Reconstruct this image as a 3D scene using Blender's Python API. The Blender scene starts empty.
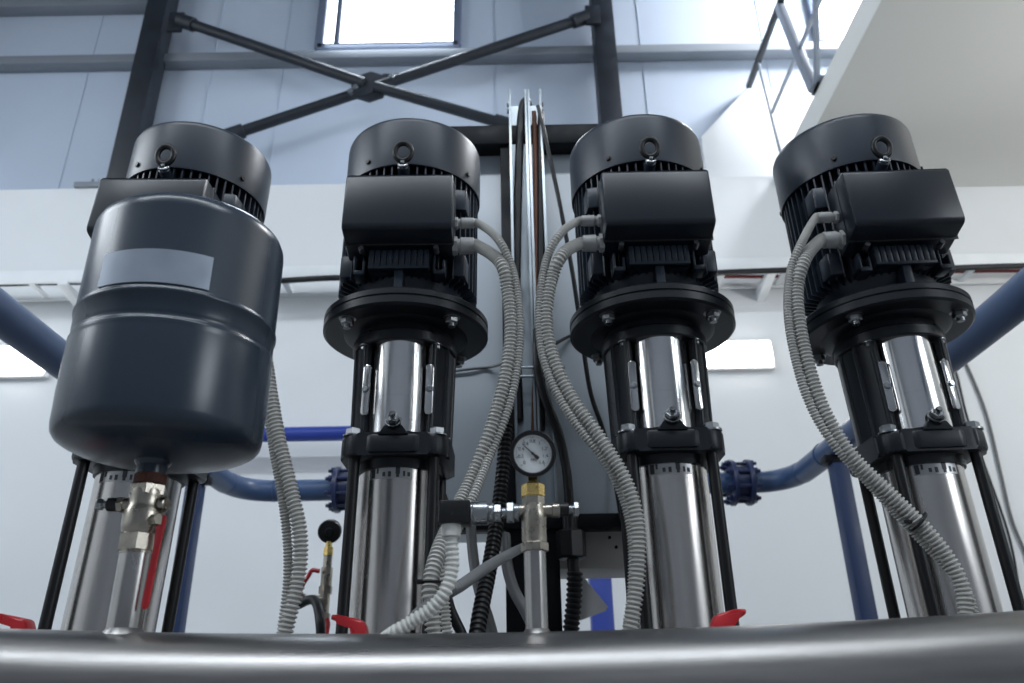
import bpy, bmesh, math, random
from mathutils import Vector, Matrix
random.seed(4)
PI = math.pi
S = bpy.context.scene
C = S.collection

# ------------------------------------------------------------------ camera, world, light, exposure
H = 0.5                                   # eye height above the floor
FPX, PITCH, ROLL = 796.0, math.radians(24.2), math.radians(1.03)
ct, st, cr, sr = math.cos(PITCH), math.sin(PITCH), math.cos(ROLL), math.sin(ROLL)
fwd = Vector((0, ct, st)); upv = Vector((0, -st, ct)); rgt = Vector((1, 0, 0))
r2 = rgt*cr - upv*sr; u2 = upv*cr + rgt*sr
cam_d = bpy.data.cameras.new('camera'); cam = bpy.data.objects.new('camera', cam_d); C.objects.link(cam)
cam_d.sensor_width = 36; cam_d.lens = FPX/1024*36; cam_d.clip_start = .02
cam.matrix_world = Matrix(((r2.x, u2.x, -fwd.x, 0), (r2.y, u2.y, -fwd.y, 0), (r2.z, u2.z, -fwd.z, H), (0, 0, 0, 1)))
cam_d.dof.use_dof = True; cam_d.dof.focus_distance = 1.25; cam_d.dof.aperture_fstop = 6.3
S.camera = cam

def at(px, py, Y):
    """point of the place seen at that spot of the photograph, at depth Y from the eye"""
    a = (px-512)/FPX; b = (341.5-py)/FPX
    x = a*cr+b*sr; u = -a*sr+b*cr
    d = Vector((x, ct-st*u, st+ct*u)); d *= Y/d.y
    return Vector((d.x, d.y, d.z+H))

W = bpy.data.worlds.new('world'); S.world = W; W.use_nodes = True
bg = W.node_tree.nodes['Background']; bg.inputs[0].default_value = (.62, .74, .95, 1); bg.inputs[1].default_value = .35
S.view_settings.view_transform = 'Standard'; S.view_settings.look = 'None'
S.view_settings.exposure = 0.06; S.view_settings.gamma = 1.0; S.view_settings.use_curve_mapping = False

def area(name, loc, target, sx, sy, power, col=(.86, .93, 1)):
    l = bpy.data.lights.new(name, 'AREA'); l.shape = 'RECTANGLE'; l.size = sx; l.size_y = sy; l.energy = power; l.color = col
    o = bpy.data.objects.new(name, l); C.objects.link(o); o.location = loc
    o.rotation_euler = (Vector(target)-Vector(loc)).to_track_quat('-Z', 'Y').to_euler()
    return o
area('ceiling_lamp_row', (0, -1.3, 5.6), (0, -.6, 0), 8.5, .45, 290)
area('daylight_left_window', (-5.4, 1.2, 3.9), (0, 2.6, 1.2), 3.4, 2.2, 165)
area('daylight_right_window', (5.8, -1.6, 3.0), (0, 2.4, 1.4), 3.0, 2.2, 150)
area('daylight_back_window', (-1.0, 5.0, 5.75), (-1, 1.5, 2.2), 1.1, 1.0, 45, (.8, .9, 1))
area('sun_patch_fill', (3.6, 4.3, 6.4), (1.7, 5.2, 4.6), 1.2, .5, 220, (.95, .97, 1))  # added unseen light, brightens the wall like a patch of sun
area('gallery_soffit_fill', (4.6, 1.6, 2.2), (4.2, 3.0, 3.8), 1.2, .3, 62, (1, .98, .94))  # added fill without a fitting, lifts the slab underside from below

# ------------------------------------------------------------------ materials
def mat(name, col, rough=.5, metal=0., bump=0., bscale=60., vary=0., vscale=4., spec=.5, stretch=None, coat=0., emit=None, es=0., aniso=0.):
    m = bpy.data.materials.new(name); m.use_nodes = True
    nt = m.node_tree; n = nt.nodes; L = nt.links; p = n['Principled BSDF']
    p.inputs['Base Color'].default_value = (*col, 1); p.inputs['Roughness'].default_value = rough
    p.inputs['Metallic'].default_value = metal; p.inputs['Specular IOR Level'].default_value = spec
    p.inputs['Coat Weight'].default_value = coat; p.inputs['Coat Roughness'].default_value = .12
    tc = n.new('ShaderNodeTexCoord'); mp = n.new('ShaderNodeMapping'); L.new(tc.outputs['Object'], mp.inputs[0])
    if stretch: mp.inputs['Scale'].default_value = stretch
    if vary:
        t = n.new('ShaderNodeTexNoise'); t.inputs['Scale'].default_value = vscale; t.inputs['Detail'].default_value = 5
        L.new(mp.outputs[0], t.inputs[0])
        r = n.new('ShaderNodeMapRange'); r.inputs[1].default_value = .3; r.inputs[2].default_value = .7
        r.inputs[3].default_value = 1-vary; r.inputs[4].default_value = 1+vary*.6; L.new(t.outputs[0], r.inputs[0])
        mx = n.new('ShaderNodeVectorMath'); mx.operation = 'SCALE'; mx.inputs[0].default_value = col
        L.new(r.outputs[0], mx.inputs['Scale']); L.new(mx.outputs[0], p.inputs['Base Color'])
        rr = n.new('ShaderNodeMapRange'); rr.inputs[1].default_value = .3; rr.inputs[2].default_value = .7
        rr.inputs[3].default_value = rough*.8; rr.inputs[4].default_value = min(1, rough*1.25); L.new(t.outputs[0], rr.inputs[0])
        L.new(rr.outputs[0], p.inputs['Roughness'])
    if bump:
        t = n.new('ShaderNodeTexNoise'); t.inputs['Scale'].default_value = bscale; t.inputs['Detail'].default_value = 3
        L.new(mp.outputs[0], t.inputs[0]); b = n.new('ShaderNodeBump'); b.inputs['Strength'].default_value = bump
        b.inputs['Distance'].default_value = .002; L.new(t.outputs[0], b.inputs['Height']); L.new(b.outputs[0], p.inputs['Normal'])
    if emit:
        p.inputs['Emission Color'].default_value = (*emit, 1); p.inputs['Emission Strength'].default_value = es
    return m
M = dict(
    motor=mat('motor_paint', (.0150, .0220, .0345), .36, bump=.06, bscale=500, spec=.42),
    cast=mat('cast_iron_paint', (.0062, .0085, .0125), .38, bump=.1, bscale=260, spec=.4),
    box=mat('terminal_box_paint', (.008, .0118, .019), .3, bump=.03, bscale=600, spec=.42),
    ring=mat('black_steel', (.0035, .004, .005), .4, bump=.05, bscale=300, spec=.35),
    steel=mat('brushed_stainless', (.58, .55, .525), .23, 1, vary=.14, vscale=6, stretch=(9, 9, .5)),
    polish=mat('polished_stainless', (.66, .65, .64), .15, 1, vary=.1, vscale=6, stretch=(6, 6, 1)),
    pipe=mat('satin_stainless', (.26, .255, .25), .33, 1, vary=.12, vscale=7, stretch=(.4, 7, 7), bump=.05, bscale=160),
    riser=mat('riser_stainless', (.42, .405, .39), .22, 1, vary=.25, vscale=14, stretch=(3, 3, .6)),
    zinc=mat('galvanised_steel', (.38, .42, .45), .36, 1, vary=.2, vscale=30, stretch=(1, 1, .3)),
    bolt=mat('zinc_bolt', (.36, .37, .38), .32, 1, vary=.2, vscale=90),
    nickel=mat('nickel_brass', (.40, .365, .31), .30, 1, vary=.22, vscale=70, bump=.08, bscale=400),
    chrome=mat('chrome', (.33, .345, .36), .26, 1, vary=.08, vscale=40),
    brass=mat('yellow_brass', (.78, .56, .20), .27, 1, vary=.12, vscale=60),
    rust=mat('thread_hemp', (.085, .030, .018), .8, vary=.4, vscale=120, bump=.5, bscale=300),
    red=mat('red_grip', (.44, .010, .016), .32, vary=.06, vscale=60, coat=.3),
    tank=mat('tank_enamel', (.021, .032, .049), .27, bump=.012, bscale=40, spec=.45),
    plate=mat('silver_label', (.27, .31, .37), .38, .35, vary=.06, vscale=30),
    sticker=mat('silver_sticker', (.42, .42, .42), .35, .8, vary=.12, vscale=60),
    ink=mat('sticker_ink', (.035, .035, .04), .5),
    inkred=mat('sticker_red_ink', (.22, .02, .02), .5),
    conduit=mat('grey_flexible_pvc', (.40, .395, .375), .45, vary=.08, vscale=30),
    gland=mat('grey_gland_plastic', (.38, .385, .385), .42, vary=.06, vscale=60),
    whitec=mat('pale_flexible_pvc', (.60, .60, .57), .42, vary=.06, vscale=30),
    hose=mat('grey_hose', (.13, .135, .14), .45, vary=.08, vscale=30),
    rubber=mat('black_cable', (.006, .007, .009), .42, vary=.15, vscale=30, spec=.35),
    copper=mat('copper_brown_cable', (.20, .085, .05), .5, vary=.15, vscale=30),
    blackp=mat('black_plastic', (.006, .0065, .008), .36, bump=.06, bscale=500, spec=.4),
    dial=mat('dial_white', (.78, .80, .81), .5),
    glass=None,
    blue=mat('blue_pipe_paint', (.034, .070, .155), .4, vary=.1, vscale=6, bump=.05, bscale=80),
    navy=mat('navy_post_paint', (.014, .030, .085), .45, vary=.1, vscale=6, spec=.35),
    bright=mat('bright_blue_paint', (.016, .042, .28), .42, vary=.06, vscale=6),
    valveblue=mat('valve_blue_enamel', (.009, .018, .066), .36, vary=.1, vscale=20),
    girder=mat('dark_girder_paint', (.014, .019, .028), .5, vary=.35, vscale=8, bump=.2, bscale=60, spec=.4),
    purlin=mat('grey_purlin_paint', (.20, .225, .26), .5, vary=.12, vscale=3, stretch=(.3, 1, 1)),
    frame=mat('black_frame_paint', (.004, .0055, .008), .5, vary=.15, vscale=20, spec=.18),
    cabinet=mat('cabinet_grey_paint', (.45, .50, .55), .34, vary=.04, vscale=3),
    beige=mat('beige_duct', (.50, .48, .45), .5, vary=.05, vscale=10),
    clad=mat('cladding_panel', (.46, .53, .64), .6, vary=.05, vscale=1.2, bump=.05, bscale=20),
    white=mat('white_plaster', (.71, .735, .755), .8, vary=.03, vscale=1.5, bump=.1, bscale=40),
    cream=mat('cream_soffit', (.72, .72, .685), .8, vary=.025, vscale=1.0, bump=.08, bscale=40),
    dim=mat('grey_block_wall', (.20, .215, .24), .8, vary=.08, vscale=2),
    roof=mat('roof_sheet', (.20, .23, .27), .6, vary=.08, vscale=2),
    concrete=mat('concrete_floor', (.20, .205, .21), .6, vary=.2, vscale=3, bump=.15, bscale=30),
    trayw=mat('white_tray_paint', (.72, .75, .77), .5, vary=.05, vscale=6),
    rail=mat('grey_rail_paint', (.22, .25, .30), .42, vary=.1, vscale=10),
    pane=mat('daylight_pane', (.8, .85, .9), .3, emit=(.92, .96, 1), es=6.0),
    winframe=mat('window_frame_paint', (.12, .15, .22), .45, vary=.05, vscale=10),
    lampw=mat('lamp_housing', (.8, .8, .8), .4, vary=.02),
    lampd=mat('lamp_diffuser', (.9, .9, .9), .4, emit=(1, .98, .95), es=9.0),
    tagp=mat('paper_tag', (.55, .55, .55), .6, vary=.05),
)

# ------------------------------------------------------------------ mesh helpers
def bx(bm, x0, x1, y0, y1, z0, z1, bev=0., seg=2):
    v = [bm.verts.new((x, y, z)) for x in (x0, x1) for y in (y0, y1) for z in (z0, z1)]
    f = [bm.faces.new([v[i] for i in q]) for q in ((0, 1, 3, 2), (4, 6, 7, 5), (0, 4, 5, 1), (2, 3, 7, 6), (0, 2, 6, 4), (1, 5, 7, 3))]
    if bev:
        es = list({e for a in f for e in a.edges})
        bmesh.ops.bevel(bm, geom=es, offset=bev, segments=seg, affect='EDGES', profile=.5)
def frame_of(d):
    d = d.normalized(); a = Vector((0, 0, 1)) if abs(d.z) < .9 else Vector((1, 0, 0))
    u = d.cross(a).normalized(); return u, d.cross(u).normalized()
def rings(bm, rs, cap=True, loop=False):
    for a, b in zip(rs, rs[1:] + ([rs[0]] if loop else [])):
        n = len(a)
        for i in range(n): bm.faces.new((a[i], a[(i+1) % n], b[(i+1) % n], b[i]))
    if cap and not loop:
        bm.faces.new(list(reversed(rs[0]))); bm.faces.new(rs[-1])
def cyl(bm, p0, p1, r0, r1=None, seg=32, bev=0., rot=0.):
    p0 = Vector(p0); p1 = Vector(p1); r1 = r0 if r1 is None else r1
    d = (p1-p0); ln = d.length; u, w = frame_of(d); d.normalize()
    prof = [(0, r0), (ln, r1)] if not bev else [(0, r0-bev), (bev, r0), (ln-bev, r1), (ln, r1-bev)]
    rings(bm, [[bm.verts.new(p0+d*t+(u*math.cos(2*PI*i/seg+rot)+w*math.sin(2*PI*i/seg+rot))*r) for i in range(seg)] for t, r in prof])
def spin(bm, prof, o=(0, 0, 0), axis=(0, 0, 1), seg=48, close=False):
    """profile of (radius, height) turned about an axis through o"""
    o = Vector(o); d = Vector(axis).normalized()
    if abs(d.z) > .99: u, w = Vector((1, 0, 0)), Vector((0, d.z, 0))
    else: u, w = frame_of(d)
    rs = [[bm.verts.new(o+d*h+(u*math.cos(2*PI*i/seg)+w*math.sin(2*PI*i/seg))*max(r, .0004)) for i in range(seg)] for r, h in prof]
    rings(bm, rs, cap=not close, loop=close)
def catmull(pts, n=12):
    P = [Vector(p) for p in pts]; P = [P[0]*2-P[1]] + P + [P[-1]*2-P[-2]]
    out = []
    for i in range(1, len(P)-2):
        a, b, c, d = P[i-1:i+3]
        for k in range(n):
            t = k/n
            out.append(.5*((2*b)+(c-a)*t+(2*a-5*b+4*c-d)*t*t+(3*b-a-3*c+d)*t**3))
    out.append(P[-2]); return out
def resample(p, step):
    L = [0]
    for a, b in zip(p, p[1:]): L.append(L[-1]+(b-a).length)
    n = max(2, int(round(L[-1]/step))); out = []; j = 0
    for k in range(n+1):
        s = L[-1]*k/n
        while j < len(L)-2 and L[j+1] < s: j += 1
        t = (s-L[j])/max(1e-9, L[j+1]-L[j]); out.append(p[j].lerp(p[j+1], t))
    return out
def sweep(bm, path, radii, seg=12, loop=False):
    n = len(path); tang = [(path[min(i+1, n-1)]-path[max(i-1, 0)]).normalized() for i in range(n)]
    u, _ = frame_of(tang[0]); rs = []
    for i in range(n):
        u = (u-tang[i]*u.dot(tang[i])).normalized(); w = tang[i].cross(u)
        r = radii[i] if isinstance(radii, list) else radii
        rs.append([bm.verts.new(path[i]+(u*math.cos(2*PI*k/seg)+w*math.sin(2*PI*k/seg))*r) for k in range(seg)])
    rings(bm, rs)
def tube(bm, pts, r, seg=12, n=10, smooth=True):
    sweep(bm, catmull(pts, n) if smooth else [Vector(p) for p in pts], r, seg)
def ribbed(bm, pts, r, pitch, depth=.28, seg=14):
    p = resample(catmull(pts, 14), pitch/4); pat = (1-depth, 1, 1, 1-depth*.9)
    sweep(bm, p, [r*pat[i % 4] for i in range(len(p))], seg)
def prism(bm, poly, fn, d0, d1, bev=0.):
    a = [bm.verts.new(fn(u, v, d0)) for u, v in poly]; b = [bm.verts.new(fn(u, v, d1)) for u, v in poly]; n = len(poly)
    f = [bm.faces.new(list(reversed(a))), bm.faces.new(b)]
    for i in range(n): f.append(bm.faces.new((a[i], a[(i+1) % n], b[(i+1) % n], b[i])))
    if bev:
        bmesh.ops.bevel(bm, geom=list({e for q in f for e in q.edges}), offset=bev, segments=2, affect='EDGES', profile=.5)
XZ = lambda u, v, d: Vector((u, d, v))
YZ = lambda u, v, d: Vector((d, u, v))
XY = lambda u, v, d: Vector((u, v, d))
def torus(bm, c, R, r, axis=(0, 0, 1), seg=28, ms=10, sy=1.):
    d = Vector(axis).normalized(); c = Vector(c); u, w = frame_of(d); rs = []
    for i in range(seg):
        a = 2*PI*i/seg; e = u*math.cos(a)+w*math.sin(a)
        rs.append([bm.verts.new(c+e*R+(e*math.cos(2*PI*k/ms)+d*math.sin(2*PI*k/ms))*r) for k in range(ms)])
    rings(bm, rs, loop=True)
def hexhead(bm, p, d, r, h):
    p = Vector(p); d = Vector(d).normalized(); cyl(bm, p, p+d*h, r, seg=6, bev=min(r, h)*.15)
    cyl(bm, p-d*h*.25, p+d*.0002, r*1.3, seg=20)
def B(): return bmesh.new()
def world_off(o):
    v = Vector((0, 0, 0))
    while o: v += o.location; o = o.parent
    return v
def obj(name, bm, m, parent=None, sharp=36):
    """links ONE mesh object; the bmesh is drawn in the place's own coordinates"""
    if parent is not None:
        off = world_off(parent)
        for v in bm.verts: v.co -= off
    bmesh.ops.recalc_face_normals(bm, faces=bm.faces)
    me = bpy.data.meshes.new(name); bm.to_mesh(me); bm.free()
    for p in me.polygons: p.use_smooth = True
    me.set_sharp_from_angle(angle=math.radians(sharp))
    me.materials.append(m if not isinstance(m, str) else M[m])
    o = bpy.data.objects.new(name, me); C.objects.link(o); o.parent = parent
    return o
def tag(o, label=None, cat=None, group=None, kind=None):
    if label: o['label'] = label
    if cat: o['category'] = cat
    if group: o['group'] = group
    if kind: o['kind'] = kind
    return o
def empty(name, loc, label, cat, group=None):
    o = bpy.data.objects.new(name, None); C.objects.link(o); o.location = loc; o.empty_display_size = .05
    return tag(o, label, cat, group)
def struct(name, bm, m, parent=None):
    o = obj(name, bm, m, parent)
    if parent is None: o['kind'] = 'structure'
    return o
def copy_tree(o, parent=None):
    c = o.copy(); C.objects.link(c); c.parent = parent
    for ch in list(o.children): copy_tree(ch, c)
    return c
def text_mesh(body, size, fn, depth=.0003):
    """lettering as a flat mesh; fn maps (u, v) of the text plane into the place"""
    cu = bpy.data.curves.new('lettering', 'FONT'); cu.body = body; cu.size = size; cu.align_x = 'CENTER'; cu.align_y = 'CENTER'
    t = bpy.data.objects.new('lettering', cu); C.objects.link(t)
    bpy.context.view_layer.update()
    me = bpy.data.meshes.new_from_object(t.evaluated_get(bpy.context.evaluated_depsgraph_get()))
    bm = B(); bm.from_mesh(me); bpy.data.objects.remove(t); bpy.data.curves.remove(cu); bpy.data.meshes.remove(me)
    for v in bm.verts: v.co = fn(v.co.x, v.co.y)
    return bm
def merge(dst, src):
    me = bpy.data.meshes.new('tmp'); src.to_mesh(me); src.free(); dst.from_mesh(me); bpy.data.meshes.remove(me)

# ------------------------------------------------------------------ the setting
XL, XR, YF, YB, YU, ZR = -5.6, 6.0, -4.4, 4.9, 5.2, 8.0
b = B(); bx(b, XL, XR, YF, YU+.3, -.2, 0); struct('floor', b, 'concrete')
zw = 3.40+H+.02
b = B(); bx(b, XL, XR, YB, YU+.3, 0, zw+.09); struct('wall_back', b, 'white')
b = B()
ws = []                                                        # cladding with two window openings
w1 = (-1.62, -.41, 5.085+H, 6.45+H); w2 = (2.66, 3.9, 5.02+H, 6.3+H)
zt = zw+.09
for x0, x1 in ((XL, w1[0]), (w1[1], w2[0]), (w2[1], XR)): bx(b, x0, x1, YU, YU+.12, zt, ZR)
for w in (w1, w2): bx(b, w[0], w[1], YU, YU+.12, zt, w[2]); bx(b, w[0], w[1], YU, YU+.12, w[3], ZR)
struct('wall_back_upper', b, 'clad')
b = B()
for x in (-4.6, -3.55, -2.5, -1.9, -.1, 1.15, 2.2): bx(b, x-.002, x+.002, YU-.006, YU+.01, zt, w1[2] if -1.6 < x < -.4 else ZR-.05)
struct('trim_1', b, 'clad')
b = B(); bx(b, XL-.2, XL, YF, YU+.3, 0, ZR); struct('wall_left', b, 'white')
b = B(); bx(b, XR, XR+.2, YF, YU+.3, 0, ZR); struct('wall_right', b, 'white')
b = B(); bx(b, XL-.2, XR+.2, YF-.2, YF, 0, ZR); struct('wall_front', b, 'dim')
b = B(); bx(b, XL-.2, XR+.2, YF-.2, YU+.3, ZR, ZR+.2); struct('ceiling', b, 'roof')
def window(n, x0, x1, z0, z1, y, face, mull=None, fw=.07):
    """frame, pane and mullion in a wall whose room side looks along face (-1 or 1 in y)"""
    b = B(); s = face
    for a0, a1, c0, c1 in ((x0-fw*.3, x0+fw*.7, z0, z1), (x1-fw*.7, x1+fw*.3, z0, z1), (x0, x1, z0-fw*.3, z0+fw*.7), (x0, x1, z1-fw*.7, z1+fw*.3)):
        bx(b, a0, a1, min(y, y+s*.06)-.0, max(y, y+s*.06), c0, c1, .006)
    if mull: bx(b, mull-.022, mull+.022, min(y, y+s*.05), max(y, y+s*.05), z0, z1, .005)
    w = struct('window_%d' % n, b, 'winframe')
    b = B(); bx(b, x0, x1, min(y-s*.02, y+s*.01), max(y-s*.02, y+s*.01), z0, z1); obj('pane', b, 'pane', w)
    return w
window(1, *w1, YU, -1, mull=w1[0]+.16)
window(2, *w2, YU, -1)
# gallery slab over the right hand side
b = B(); bx(b, 2.01, XR, -1.2, YB, 3.38+H, 3.38+H+.20, .008); struct('ceiling_gallery_slab', b, 'cream')
# added white panel below the gallery rail; slanted edge imitates a sunlight patch
b = B(); prism(b, [(1.53, zt), (1.53, 4.05+H), (1.955, 4.53+H), (2.55, 4.53+H), (2.55, zt)], XZ, YU-.09, YU, .004); struct('sun_patch_panel', b, 'white')

# purlins
for z0, lab in ((4.955, 'grey sheet steel rail across the cladding under the bright window'),):
    b = B(); bx(b, XL+.01, XR-.01, YU-.12, YU-.009, z0+H-.045, z0+H+.04, .006)
    tag(obj('purlin', b, 'purlin'), lab, 'rail')
b = B(); bx(b, XL, -2.95, YU-.12, YU, 5.56+H, 5.66+H, .006)
tag(obj('purlin', b, 'purlin'), 'grey sheet steel rail at the top left corner, left of the dark column', 'rail')

# steel columns
def column(x, z0, z1, label, plate):
    y = 4.98+.06; w = .085
    r = empty('steel_column', (x, y, z0), label, 'column', 'dark columns against the cladding')
    b = B(); bx(b, x-w, x+w, y-.09, y-.075, z0, z1, .002); bx(b, x-w, x+w, y+.075, y+.09, z0, z1, .002); bx(b, x-.006, x+.006, y-.08, y+.08, z0, z1)
    bx(b, x-w, x-w+.02, y-.08, y+.08, z0, z1); bx(b, x+w-.02, x+w, y-.08, y+.08, z0, z1)
    obj('shaft', b, 'girder', r)
    if plate:
        b = B(); bx(b, x-.27, x+.13, y-.165, y+.12, z0+.001, z0+.045, .003); obj('base_plate', b, 'purlin', r)
        for dx in (-.17, -.12, .11):
            b = B(); cyl(b, (x+dx, y-.11, z0+.02), (x+dx, y-.11, z0+.10), .011, seg=10); cyl(b, (x+dx, y-.11, z0+.02), (x+dx, y-.11, z0+.05), .024, seg=6)
            obj('anchor_bolt', b, 'zinc', r)
        b = B(); prism(b, [(x+w, z0+.02), (x+w+.09, z0+.02), (x+w, z0+.2)], XZ, y-.01, y+.01); obj('gusset', b, 'girder', r)
    return r
column(-2.955, zt, ZR-.6, 'dark steel column standing on the white wall above the pressure tank', True)
column(at(606, 60, 5.0).x, zt, ZR-.6, 'dark steel column rising behind the second motor from the right', False)
# cross brace
yb = 4.90
ctr = at(370, 86, yb); A1, A2, A3, A4 = at(180, 21, yb), at(512, 127, yb), at(588, 14, yb), at(225, 134, yb)
br = empty('cross_brace', ctr, 'dark steel X-shaped wall brace between the two columns', 'brace')
for a, c in ((A1, ctr), (A2, ctr), (A3, ctr), (A4, ctr)):
    d = (c-a).normalized(); b = B(); off = Vector((0, .03 if a in (A3, A4) else -.01, 0))
    cyl(b, a+off, c-d*.05+off, .043, seg=20); cyl(b, a+off, a+d*.14+off, .058, seg=20); obj('brace_bar', b, 'girder', br)
b = B(); cyl(b, ctr+Vector((0, .00, 0)), ctr+Vector((0, .022, 0)), .15, seg=8); prism(b, [(ctr.x-.17, ctr.z-.1), (ctr.x-.08, ctr.z-.12), (ctr.x+.24, ctr.z+.05), (ctr.x+.22, ctr.z+.12), (ctr.x+.1, ctr.z+.12)], XZ, yb-.005, yb+.012)
obj('gusset_plate', b, 'girder', br)
for s, t in ((-.15, -.06), (-.11, -.02), (.17, .08)):
    b = B(); hexhead(b, (ctr.x+s, yb-.006, ctr.z+t), (0, -1, 0), .024, .02); obj('bolt', b, 'zinc', br)
for a in (A1, A3):
    s = 1 if a is A3 else -1
    b = B(); bx(b, min(a.x-.02*s, a.x+.10*s), max(a.x-.02*s, a.x+.10*s), a.y, a.y+.03, a.z-.1, a.z+.1, .003); obj('end_plate', b, 'girder', br)

# gallery railing on the slab edge
rx = 1.99
rt = empty('gallery_railing', (rx, 4.0, 3.58+H), 'thin grey metal railing along the edge of the gallery slab', 'railing')
b = B(); bx(b, rx-.022, rx+.022, 1.6, 5.15, 4.56+H, 4.60+H, .006); obj('top_rail', b, 'girder', rt)
b = B(); bx(b, rx-.012, rx+.012, 1.6, 4.78, 3.99+H, 4.015+H, .004); obj('middle_rail', b, 'rail', rt)
for y, w, dy in ((4.06, .035, .24), (4.0, .022, -.45), (4.76, .012, .1), (2.6, .022, -.3)):
    b = B(); z0 = 3.58+H; top = 4.58+H
    prism(b, [(y-w, z0), (y+w, z0), (y+w+dy, top), (y-w+dy, top)], YZ, rx-w*.7, rx+w*.7, .004)
    bx(b, rx+.0, rx+.09, y-.06, y+.06, z0, z0+.012)
    obj('post', b, 'rail', rt)

# cable tray
tz = 2.60+H; ty = 4.62
tr = empty('cable_tray', (0, ty, tz), 'white ladder cable tray running along the lower back wall', 'cable tray')
for y in (ty, YB-.03):
    b = B(); bx(b, -5.4, 5.8, y-.012, y+.012, tz-.04, tz+.05, .004); obj('side_rail', b, 'trayw', tr)
x = -5.3; k = 0
while x < 5.7:
    b = B(); bx(b, x-.02, x+.02, ty, YB-.03, tz-.025, tz-.005, .003); obj('rung', b, 'trayw', tr); x += .42
for x in (-2.95, 1.72, 4.0, -.6):
    b = B(); prism(b, [(YB, tz-.13), (YB, tz-.045), (ty-.03, tz-.045), (ty-.03, tz-.07)], YZ, x-.03, x+.03, .004); obj('bracket', b, 'trayw', tr)
for i, (dy, r, m, lab) in enumerate(((.05, .022, 'rubber', 'black cable lying along the front of the white cable tray'), (.11, .018, 'rubber', 'thinner black cable lying mid-width in the white cable tray'), (.17, .012, 'inkred', 'dull red cable lying at the back of the white cable tray'))):
    b = B(); tube(b, [(x, ty+dy+.008*math.sin(x*3+i), tz-.005+r+.006*abs(math.sin(x*2.1+i))) for x in ((-5.2, -4, -3, -2, -1, 0, 1, 2, 3, 4, 5, 5.7) if i < 2 else (.3, 1, 2, 3, 4, 5, 5.7))], r, 10)
    tag(obj('tray_cable', b, m), lab, 'cable')

b = B(); tube(b, [(x, ty-.02, tz-.062+.012*math.sin(x*4.3)) for x in (-1.8, -1.5, -1.2, -.9, -.5, 0, .5, 1, 1.5, 2, 2.5, 3, 3.5, 4, 4.6, 5.2)], .020, 10)
tag(obj('tray_cable', b, 'rubber'), 'black cable strapped along the lower front edge of the white cable tray', 'cable')
# two lit wall lights
def wall_light(x0, x1, z0, z1, label):
    r = empty('wall_light', ((x0+x1)/2, YB, (z0+z1)/2), label, 'wall light', 'lit wall lights below the cable tray')
    b = B(); bx(b, x0-.012, x1+.012, YB-.05, YB, z0-.012, z1+.012, .012); obj('housing', b, 'lampw', r)
    b = B(); bx(b, x0, x1, YB-.075, YB-.02, z0, z1, .022, 3); obj('diffuser', b, 'lampd', r)
wall_light(1.26, 1.72, 1.965+H, 2.15+H, 'glowing white wall light right of the second motor from the right')
wall_light(-3.62, -3.09, 2.0+H, 2.21+H, 'glowing white wall light at the far left behind the blue pipe')

# ------------------------------------------------------------------ blue pipework
def flange_joint(p, parent, r=.115):
    b = B(); x, y, z = p
    for dx in (-.05, .032): cyl(b, (x+dx, y, z), (x+dx+.022, y, z), r, seg=32, bev=.003)
    cyl(b, (x-.04, y, z), (x+.04, y, z), r*.72, seg=32); f = obj('flange', b, 'valveblue', parent)
    for i in range(8):
        a = 2*PI*(i+.5)/8; q = Vector((0, math.cos(a)*r*.82, math.sin(a)*r*.82))
        b = B(); cyl(b, Vector((x-.085, y, z))+q, Vector((x+.085, y, z))+q, .009, seg=8)
        for dx in (-.07, .055): cyl(b, Vector((x+dx, y, z))+q, Vector((x+dx+.016, y, z))+q, .017, seg=6)
        obj('flange_bolt', b, 'valveblue', f)
zp = .97+H; rp = .053
def blue_run(s, label, xf, xj, xe):
    r = empty('blue_pipe', (s*1.385, 3.0, zp), label, 'pipe')
    pts = [(xe, 3.93, zp), (s*1.10, 3.93, zp), (s*1.25, 3.92, zp), (s*1.335, 3.86, zp), (s*1.375, 3.76, zp), (s*1.385, 3.6, zp), (s*1.383, 2.5, zp), (s*1.37, 1.2, zp), (s*1.36, .2, zp)]
    b = B(); tube(b, pts, rp, 24, 12); obj('pipe_run', b, 'blue', r)
    for q in ((s*1.2, 3.925), (s*1.384, 3.45)):
        b = B()
        if q[1] > 3.6: cyl(b, (q[0]-.004, q[1], zp), (q[0]+.004, q[1], zp), rp+.003, seg=24)
        else: cyl(b, (q[0], q[1]-.004, zp), (q[0], q[1]+.004, zp), rp+.003, seg=24)
        obj('weld_bead', b, 'blue', r)
    flange_joint((xf, 3.93, zp), r)
    return r
blue_run(1, 'blue pipe running from the flange right of centre towards the right edge', 1.125, 0, .72)
blue_run(-1, 'blue pipe on the left bending towards the viewer behind the pressure tank', -.845, 0, -.45)
for s, y, lab in ((1, 3.3, 'navy square post holding up the right blue pipe'), (-1, 3.45, 'navy square post holding up the left blue pipe beside the first pump')):
    px_ = 1.37 if s > 0 else -1.405
    r = empty('pipe_support', (px_, y, 0), lab, 'post', 'pipe supports')
    b = B(); bx(b, px_-.034, px_+.034, y-.034, y+.034, .012, zp-rp-.03, .006); obj('post', b, 'navy', r)
    b = B(); bx(b, px_-.10, px_+.10, y-.10, y+.10, 0, .012, .002); obj('foot_plate', b, 'navy', r)
    b = B()
    bx(b, px_-.06, px_+.06, y-.03, y+.03, zp-rp-.03, zp-rp+.004, .003); obj('saddle', b, 'frame', r)
b = B(); z = 1.505+H
tube(b, [(-2.15, YB, z), (-2.15, 4.75, z), (-2.1, 4.69, z), (-1.9, 4.68, z), (-.3, 4.68, z), (-.14, 4.69, z), (-.1, 4.75, z), (-.1, YB, z)], .045, 20)
tag(obj('blue_wall_pipe', b, 'bright'), 'bright blue horizontal pipe on the wall between tank and second pump', 'pipe')
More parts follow.
